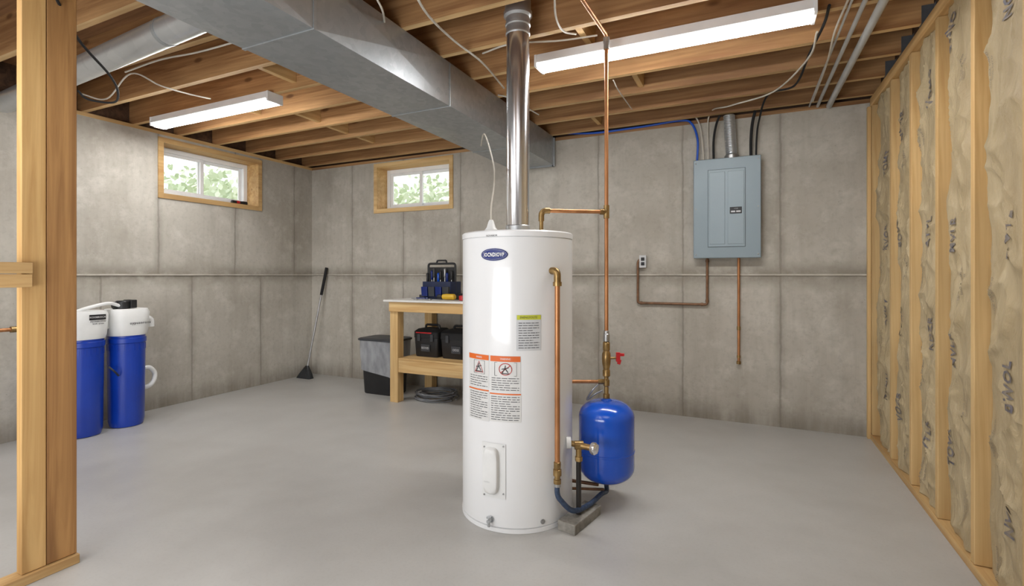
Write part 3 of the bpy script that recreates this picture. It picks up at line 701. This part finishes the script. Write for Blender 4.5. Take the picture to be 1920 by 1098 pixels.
yp = 4.425
def yv(px, py): return on_y(px, py, yp)
a = yv(1326, 487); bx_ = a.x; zl = yv(1260, 569).z; c = yv(1196, 490)
t = thing('conduit_loop', 'aged copper conduit loop from panel bottom to the wall outlet', 'conduit', (c.x, yp, zl))
MB().bent([(bx_, yp, pz0+.005), (bx_, yp, zl), (c.x, yp, zl), (c.x, yp, c.z), (c.x+.035, yp, c.z+.035)], .0105, .02).build('tube', M['copdull'], t)
for q in (((bx_, yp, pz0-.01), (bx_, yp, pz0-.03)), ((bx_, yp, zl+.02), (bx_, yp, zl+.04)), ((bx_-.03, yp, zl), (bx_-.05, yp, zl)), ((c.x+.02, yp, zl), (c.x+.04, yp, zl))): MB().cyl(*q, .014, 12).build('coupling', M['copdull'], t)
a = yv(1385, 487).x; ze = yv(1385, 682).z; zm = yv(1385, 615).z
t = thing('conduit_drop', 'straight copper pipe hanging down from panel bottom with capped end', 'pipe', (a, yp, ze))
MB().cyl((a, yp, ze+.01), (a, yp, pz0+.004), .0105, 14).build('tube', M['copper'], t)
MB().cyl((a, yp, zm-.015), (a, yp, zm+.015), .014, 12).build('coupling', M['brass'], t)
MB().cyl((a, yp, ze+.05), (a, yp, ze+.07), .014, 12).build('coupling', M['brass'], t)
MB().lathe([(.006, ze-.002), (.017, ze), (.017, ze+.02), (.011, ze+.026)], (a, yp, 0), 14).build('end_cap', M['brass'], t)
c = on_y(1206, 490, 4.43)
t = thing('wall_outlet', 'small grey electrical outlet box on rear wall beside copper loop', 'outlet', (c.x, YB, c.z-.05))
MB().box(c.x-.027, c.x+.027, 4.412, YB-.001, c.z-.05, c.z+.05).build('box', M['steel'], t, bevel=.003)
MB().box(c.x-.03, c.x+.03, 4.406, 4.412, c.z-.054, c.z+.054).build('cover_plate', M['greyp'], t, bevel=.002)
for q in (-.035, .006): MB().box(c.x-.015, c.x+.015, 4.402, 4.406, c.z+q, c.z+q+.029).build('socket', M['black'], t, bevel=.002)

for x, r, lab in ((.57, .020, 'thickest grey plastic pipe under joists nearest the stud wall'), (.495, .011, 'thin grey plastic pipe under joists, middle of three'), (.44, .006, 'thinnest pale line under joists, left of grey pipes')):
    zz = JB-r
    o = MB().tube([(x+.02, 1.6, zz), (x+.01, 3.0, zz), (x, 4.2, zz), (x, 4.44, zz)], r, 14).build('plastic_pipe', M['pvc'])
    tag(o, lab, 'pipe')
def cab(pts, r, m, label, nm='white_cable'):
    tag(MB().tube([on_z(a, b2, z) for a, b2, z in pts], r, 8).build(nm, m), label, 'cable')
H = 2.493
cab([(765, -40, H), (800, 25, 2.44), (850, 75, H), (905, 118, 2.46), (945, 165, H)], .006, M['cabw'], 'white cable sagging under joists right of the big duct')
cab([(702, -10, H), (718, 22, 2.44), (722, 55, 2.50)], .005, M['cabw'], 'short white cable loop at top beside the big duct')
cab([(905, 100, H), (960, 82, 2.47), (1050, 76, 2.485), (1120, 66, H)], .005, M['cabw'], 'pale cable crossing behind flue toward the copper riser')
cab([(1040, -30, H), (1042, 30, 2.46), (1056, 58, 2.47), (1080, 64, H)], .005, M['cabw'], 'white cable hanging from joists right of the flue top')
cab([(90, -40, 2.32), (112, 10, 2.30), (150, 78, 2.25), (205, 140, 2.22), (221, 172, 2.22), (213, 192, 2.24), (165, 186, 2.27), (146, 170, 2.30)], .006, M['blackm'], 'black cable drooping in a loop at upper left', 'black_cable')
cab([(150, 175, H), (200, 185, 2.45), (245, 138, H), (300, 160, 2.46), (350, 175, H), (395, 185, 2.50)], .005, M['cabw'], 'white cable strung under joists above the left light')
cab([(235, 135, H), (300, 112, 2.48), (370, 98, H), (450, 76, H)], .005, M['cabw'], 'thin pale cable running along the joists at upper left')
cab([(934, 178, H), (950, 182, 2.47), (975, 195, H), (1010, 215, 2.49)], .005, M['cabw'], 'white cable between duct and flue under joists')
cab([(1150, 150, H), (1160, 170, 2.46), (1185, 205, 2.497)], .004, M['cabw'], 'short white cable dangling right of copper riser')
cab([(1590, 0, H), (1565, 60, 2.47), (1550, 120, 2.475), (1524, 190, H)], .0055, M['cabw'], 'white cable hanging left of the grey plastic pipes')

# ------------------------------------------------------------ left: water filters
FXc = -4.50; fy = (2.296, 2.006)
t = thing('water_filter', 'twin blue canister water filter with white heads standing by the left wall', 'water filter', (FXc, 2.15, 0))
for k, y in enumerate(fy):
    q = MB().lathe([(.09, 0), (.108, .004), (.112, .02), (.118, .05), (.122, .40), (.124, .62), (.124, .66), (.131, .665), (.131, .70), (.124, .705), (.124, .725)], (FXc, y, 0), 48)
    for i in range(20):
        a = 2*math.pi*i/20; p = Vector((FXc+.1235*math.cos(a), y+.1235*math.sin(a), .40)); q.obox((p.x, p.y, .63), .006, .012, .05, Matrix.Rotation(a, 3, 'Z'))
    q.build('canister', M['bluep'], t)
    hd = MB().loft([rrect(FXc, y, .722, .25, .255, .11, 8), rrect(FXc, y, .75, .262, .268, .11, 8), rrect(FXc, y, .90, .262, .275, .09, 8), rrect(FXc, y, .93, .24, .25, .08, 8)]).build('filter_head', M['wplast'], t)
    fx_ = FXc+.1325
    if k == 1:
        lb = MB().box(fx_, fx_+.002, y-.02, y+.085, .865, .905).build('black_label', M['black'], hd, smooth=False)
        text('KOOBROCA', .018, lambda u, v: Vector((fx_+.003, y+.032+u, .885+v)), 'lettering', M['txtw'], lb)
        text('FSONRUOW\nlnvh oroc', .016, lambda u, v: Vector((fx_+.003, y+.035+u, .845+v)), 'lettering', M['txt'], hd, bold=.0004)
    else:
        text('oypusoroos', .028, lambda u, v: Vector((fx_+.004, y+.03+u, .82+v)), 'lettering', M['txt'], hd, bold=.0006)
MB().box(FXc-.03, FXc+.03, 2.11, 2.19, .78, .88).build('joining_neck', M['wplast'], t, bevel=.008)
MB().lathe([(.05, .93), (.05, .985), (.042, .995)], (FXc, 2.27, 0), 20).cyl((FXc, 2.20, .96), (FXc, 2.34, .96), .028, 16).box(FXc-.055, FXc+.055, 2.30, 2.345, .935, 1.0).build('black_regulator', M['black'], t, bevel=.004)
MB().tube([(FXc+.02, 2.24, .955), (FXc+.04, 2.15, .98), (FXc+.05, 2.02, .955), (FXc+.04, 1.95, .93)], .013, 10).build('white_tube', M['wplast'], t)
MB().bent([(FXc, 2.42, .84), (FXc, 2.475, .84), (FXc, 2.475, .77)], .026, .035).build('outlet_elbow', M['wplast'], t)
MB().tube([(FXc, 2.415, .43), (FXc+.01, 2.46, .43), (FXc, 2.505, .38), (FXc, 2.50, .32), (FXc, 2.465, .28), (FXc-.02, 2.42, .265)], .018, 12).build('white_hose', M['wplast'], t)
MB().tube([(FXc+.11, 2.12, .50), (FXc+.13, 2.15, .46), (FXc+.1, 2.19, .42)], .007, 8).build('grey_hose', M['dgrey'], t)
t = thing('inlet_pipe', 'horizontal copper pipe with brass fitting left of the post', 'pipe', (FXc, 1.2, .80))
MB().cyl((FXc, -.5, .83), (FXc, 1.875, .83), .013, 14).build('pipe', M['copper'], t)
for a, c in ((1.60, 1.68), (1.82, 1.872)): MB().cyl((FXc, a, .83), (FXc, c, .83), .021, 12).build('brass_fitting', M['brass'], t)

p = on_x(449, 377, XL-.05)
t = thing('flashlight', 'small black and red flashlight lying on left window sill', 'flashlight', (p.x, p.y, W1[2]+.045))
zz = W1[2]+.045+.021
MB().lathe([(.012, 0), (.018, .003), (.018, .12), (.021, .13), (.021, .17), (.015, .172)], (p.x, p.y-.09, zz), 16, (0, 1, 0)).build('body', M['black'], t)
MB().lathe([(.0185, .05), (.0195, .052), (.0195, .085), (.0185, .087)], (p.x, p.y-.09, zz), 16, (0, 1, 0)).build('red_band', M['red'], t)

# ------------------------------------------------------------ broom
bb = P(576, 690, 5.80); tp = on_y(612, 503, 4.42)
dirn = (tp-bb).normalized()
t = thing('broom', 'thin-handled dark broom leaning upright in the wall corner', 'broom', (bb.x, bb.y, 0))
MB().cyl(bb, tp, .011, 12).build('handle', M['steel'], t)
MB().cyl(tp-dirn*.32, tp+dirn*.01, .017, 14).build('grip', M['blackm'], t)
hd = MB(); 
hd.loft([rrect(bb.x, bb.y, bb.z+.03, .04, .03, .012), rrect(bb.x-.005, bb.y-.005, bb.z-.01, .10, .045, .02)]).build('head_block', M['black'], t)
z0 = bb.z-.011
MB().loft([rrect(bb.x-.005, bb.y-.005, z0, .10, .045, .02), rrect(bb.x-.01, bb.y-.012, z0*.5, .17, .06, .02), rrect(bb.x-.015, bb.y-.02, .001, .22, .075, .02)]).build('bristles', M['bristle'], t)

# ------------------------------------------------------------ trash can
tc = (-3.345, 4.06)
t = thing('trash_can', 'black trash can with grey liner folded over rim, beside workbench', 'trash can', (tc[0], tc[1], 0))
MB().loft([rrect(*tc, 0, .37, .24, .05), rrect(*tc, .01, .38, .25, .05), rrect(*tc, .50, .43, .29, .055), rrect(*tc, .505, .44, .30, .055), rrect(*tc, .535, .44, .30, .055)]).build('bin', M['black'], t)
rings = []
for j in range(15):
    z = .22+.318*j/14; rr = []
    for i, p in enumerate(rrect(*tc, z, .456-.03*(1-j/14), .316-.03*(1-j/14), .055, 14)):
        nn = noise.noise(Vector((p.x*26, p.y*26, z*5)))*.018; v = Vector((p.x-tc[0], p.y-tc[1], 0)).normalized()
        low = noise.noise(Vector((p.x*9, p.y*9, 2)))*.07 if j == 0 else 0
        rr.append(p+v*(nn+.004)+UP*low)
    rings.append(rr)
MB().loft(rings, cap=False).build('liner', M['bag'], t)
MB().loft([rrect(*tc, .536, .455, .315, .05), rrect(*tc, .541, .475, .335, .05), rrect(*tc, .555, .475, .335, .05), rrect(*tc, .562, .45, .31, .05)]).build('lid', M['dgrey'], t)

# ------------------------------------------------------------ workbench
x0, x1, y0, y1, zt2 = -3.05, -1.62, 3.77, 4.42, .965
t = thing('workbench', 'pine workbench with pale top and lower shelf behind water heater', 'workbench', ((x0+x1)/2, (y0+y1)/2, 0))
MB().box(x0-.05, x1+.03, y0-.04, y1+.015, zt2-.018, zt2).build('bench_top', M['laminate'], t, bevel=.003)
for x in (x0, x1-.09):
    for y in (y0, y1-.09): MB().box(x, x+.09, y, y+.09, 0, zt2-.018).build('leg', M['wz'], t, bevel=.003)
MB().box(x0+.001, x1, y0-.018, y0-.001, zt2-.11, zt2-.019).build('apron', M['wx'], t, bevel=.002)
MB().box(x0-.012, x0-.001, y0, y1, zt2-.09, zt2-.019).build('side_apron', M['wy'], t, bevel=.002)
MB().box(x0+.092, x1-.092, y0+.005, y0+.043, .285, .40).build('shelf_rail', M['wx'], t, bevel=.002)
MB().box(x0+.092, x1-.092, y0+.005, y1-.01, .401, .42).build('shelf', M['wx'], t, bevel=.002)
MB().box(x0+.092, x1-.092, y1-.05, y1-.012, .285, .40).build('shelf_rail', M['wx'], t, bevel=.002)
def toolbox(xa, xb, ya, yb, z, h, label, red):
    cx, cy, w, d = (xa+xb)/2, (ya+yb)/2, xb-xa, yb-ya
    t = thing('toolbox', label, 'toolbox', (cx, cy, z))
    MB().loft([rrect(cx, cy, z, w-.03, d-.03, .02), rrect(cx, cy, z+.01, w-.02, d-.02, .02), rrect(cx, cy, z+h*.6, w, d, .02)]).build('body', M['black'], t)
    MB().loft([rrect(cx, cy, z+h*.605, w+.006, d+.006, .02), rrect(cx, cy, z+h*.80, w+.004, d+.004, .02), rrect(cx, cy, z+h*.88, w-.05, d-.05, .02)]).build('lid', M['blackm'], t)
    MB().bent([(cx-w*.3, cy, z+h*.87), (cx-w*.28, cy, z+h*.99), (cx+w*.28, cy, z+h*.99), (cx+w*.3, cy, z+h*.87)], .011, .02).build('handle', M['black'], t)
    for sx in (-.27, .27): MB().box(cx+sx*w-.016, cx+sx*w+.016, ya-.012, ya-.002, z+h*.5, z+h*.72).build('latch', M['dgrey'], t, bevel=.003)
    if red: MB().box(cx-w*.4, cx+w*.25, ya-.006, ya-.002, z+h*.75, z+h*.785).build('red_stripe', M['red'], t, smooth=False)
    pl = MB().box(cx-.05, cx+.05, ya-.006, ya+.002, z+h*.18, z+h*.40).build('name_plate', M['dgrey'], t, bevel=.002)
    text('RIOOID' if red else 'OOUS', .03, lambda u, v: Vector((cx+u*.8, ya-.0075, z+h*.29+v)), 'lettering', M['greyp'], pl)
toolbox(-2.885, -2.615, 3.92, 4.16, .42, .30, 'black toolbox with thin red stripe on bench shelf', True)
toolbox(-2.585, -2.24, 3.92, 4.18, .42, .30, 'plain black toolbox on bench shelf beside the red-striped one', False)
cc = on_z(809, 742, .03)
q = MB(); pts = []
for i in range(8*20):
    a = 2*math.pi*i/20; lp = i//20; r = .215-.018*((lp*3) % 5)+.009*math.sin(a*2+lp*1.7)
    pts.append(Vector((cc.x+.03+r*math.cos(a)+.010*math.sin(lp*2.1), cc.y+.04+r*math.sin(a)*.85+.010*math.cos(lp*1.3), .012+.009*lp+.005*math.sin(a*2+lp))))
q.tube(pts, .0065, 7, smooth=False)
tag(q.build('cable_coil', M['coil']), 'coil of grey cable lying on the floor under the workbench', 'cable coil')

cx, cy, zb2 = -2.70, 4.12, zt2
t = thing('tool_tote', 'dark blue tool carrier with black frame handle on the workbench', 'tool carrier', (cx, cy, zb2))
MB().loft([rrect(cx, cy, zb2, .30, .18, .02), rrect(cx, cy, zb2+.05, .33, .20, .02), rrect(cx, cy, zb2+.17, .33, .20, .02), rrect(cx, cy, zb2+.17, .31, .18, .02), rrect(cx, cy, zb2+.06, .31, .18, .02)]).build('body', M['toteb'], t)
MB().bent([(cx-.155, cy, zb2+.05), (cx-.155, cy, zb2+.345), (cx+.155, cy, zb2+.345), (cx+.155, cy, zb2+.05)], .011, .025).box(cx-.15, cx+.15, cy-.008, cy+.008, zb2+.15, zb2+.31).build('frame', M['black'], t)
MB().bent([(cx-.06, cy, zb2+.345), (cx-.05, cy, zb2+.375), (cx+.05, cy, zb2+.375), (cx+.06, cy, zb2+.345)], .009, .01).build('handle', M['black'], t)
for k in range(4):
    MB().loft([rrect(cx-.12+.08*k, cy-.112, zb2+.03, .07, .025, .01), rrect(cx-.12+.08*k, cy-.116, zb2+.12, .074, .032, .01)]).build('pocket', M['dgrey'] if k % 2 else M['navy'], t)
cols = ['black', 'navy', 'dgrey', 'blue', 'black', 'steel', 'navy', 'black']
nmz = {'black': 'black-handled', 'navy': 'navy-handled', 'dgrey': 'dark grey-handled', 'blue': 'bright blue-handled', 'steel': 'steel-handled'}
for k in range(8):
    x = cx-.132+.0375*k; y = cy-.055+.02*(k % 2)
    tt = thing('screwdriver', nmz[cols[k]]+' screwdriver standing in the tool carrier', 'screwdriver', (x, y, zb2+.062), 'screwdrivers in the tool carrier')
    hh = .17+.022*(k % 3)
    MB().cyl((x, y, zb2+.062), (x+.004, y, zb2+hh), .004, 8).build('shaft', M['steel'], tt)
    MB().lathe([(.008, 0), (.013, .01), (.011, .05), (.014, .08), (.006, .09)], (x+.004, y, zb2+hh-.005), 12).build('handle', M[cols[k]], tt)
dx, dy = -2.48, 3.93
t = thing('cordless_drill', 'yellow and black cordless drill lying on the bench beside heater', 'drill', (dx, dy, zt2))
MB().lathe([(.012, 0), (.024, .01), (.028, .05), (.028, .13), (.02, .14)], (dx-.09, dy, zt2+.031), 16, (1, 0, .0)).build('motor_body', M['ydrill'], t)
MB().lathe([(.018, -.05), (.022, -.04), (.02, 0), (.026, .005)], (dx-.09, dy, zt2+.031), 14, (1, 0, 0)).build('chuck', M['black'], t)
MB().obox((dx+.03, dy+.06, zt2+.022), .035, .10, .035, Matrix.Rotation(-.25, 3, 'Z')).build('grip', M['black'], t, bevel=.008)
MB().obox((dx+.045, dy+.12, zt2+.0301), .075, .045, .06, Matrix.Rotation(-.25, 3, 'Z')).build('battery', M['black'], t, bevel=.006)
o = MB().lathe([(.01, 0), (.03, .003), (.03, .045), (.01, .048)], (-2.335, 3.90, zt2), 24).build('tape_measure', M['red'], bevel=.002); tag(o, 'small round red tape measure on the bench next to the heater', 'tape measure')
wx_, wy_ = -2.90, 3.98
t = thing('pliers', 'dark blue handled pliers lying on the left end of bench top', 'pliers', (wx_, wy_, zt2))
for s_ in (1, -1): MB().tube([(wx_, wy_, zt2+.009), (wx_+.05, wy_+.018*s_, zt2+.009), (wx_+.12, wy_+.02*s_, zt2+.009)], .008, 8).build('handle', M['navy'], t)
MB().obox((wx_-.025, wy_, zt2+.009), .06, .02, .014).build('jaws', M['steel'], t, bevel=.004)
wx_, wy_ = -2.74, 3.86
t = thing('wrench', 'steel wrench lying along the front edge of the bench top', 'wrench', (wx_, wy_, zt2))
MB().obox((wx_, wy_, zt2+.006), .15, .018, .008).build('shank', M['steel'], t, bevel=.002)
for s_ in (-1, 1): MB().lathe([(.018, 0), (.02, .002), (.02, .010), (.018, .012)], (wx_+s_*.08, wy_, zt2+.0005), 16).build('head', M['steel'], t)
o = MB().loft([rrect(-2.93, 4.2, zt2, .14, .09, .015), rrect(-2.93, 4.2, zt2+.035, .14, .09, .015)]).build('parts_case', M['dgrey'], bevel=.003); tag(o, 'flat dark parts case at the left rear of bench top', 'case')

# ------------------------------------------------------------ lights / world / camera
def area(loc, rot, sx, sy, e, col=(.985, .99, 1)):  # added fill lights without fixtures, standing outside the view
    l = bpy.data.lights.new('lamp', 'AREA'); l.shape = 'RECTANGLE'; l.size = sx; l.size_y = sy; l.energy = e; l.color = col
    o = bpy.data.objects.new('added_fill_light', l); C.objects.link(o); o.location = loc; o.rotation_euler = rot; return o
area((-2.6, -.6, 2.4), (math.radians(25), 0, math.radians(15)), 3.0, 1.6, 58)
area((-.1, .2, 2.4), (math.radians(15), 0, 0), 1.2, 1.2, 11)
area((-1.6, -1.0, .9), (math.radians(130), 0, math.radians(12)), 2.4, 1.0, 74, (.96, .98, 1))  # added low bounce fill, aimed up to brighten the joists
w = bpy.data.worlds.new('World'); bpy.context.scene.world = w; w.use_nodes = True
nt = w.node_tree; bg = nt.nodes['Background']
sky = nt.nodes.new('ShaderNodeTexSky'); sky.sky_type = 'HOSEK_WILKIE' if 'HOSEK_WILKIE' in [i.identifier for i in sky.bl_rna.properties['sky_type'].enum_items] else sky.sky_type
mx = nt.nodes.new('ShaderNodeMix'); mx.data_type = 'RGBA'; mx.inputs[0].default_value = .85; mx.inputs[7].default_value = (1, 1, 1, 1)
nt.links.new(sky.outputs[0], mx.inputs[6]); nt.links.new(mx.outputs[2], bg.inputs['Color']); bg.inputs['Strength'].default_value = 2.0
cam = bpy.data.cameras.new('Camera'); co = bpy.data.objects.new('Camera', cam); C.objects.link(co)
co.location = (0, 0, E); co.rotation_euler = (math.radians(90), 0, A)
cam.sensor_width = 36; cam.lens = FP/1920*36; cam.shift_y = -34/1920; cam.clip_start = .02
bpy.context.scene.camera = co
try:
    bpy.context.scene.view_settings.view_transform = 'Standard'
except Exception: pass
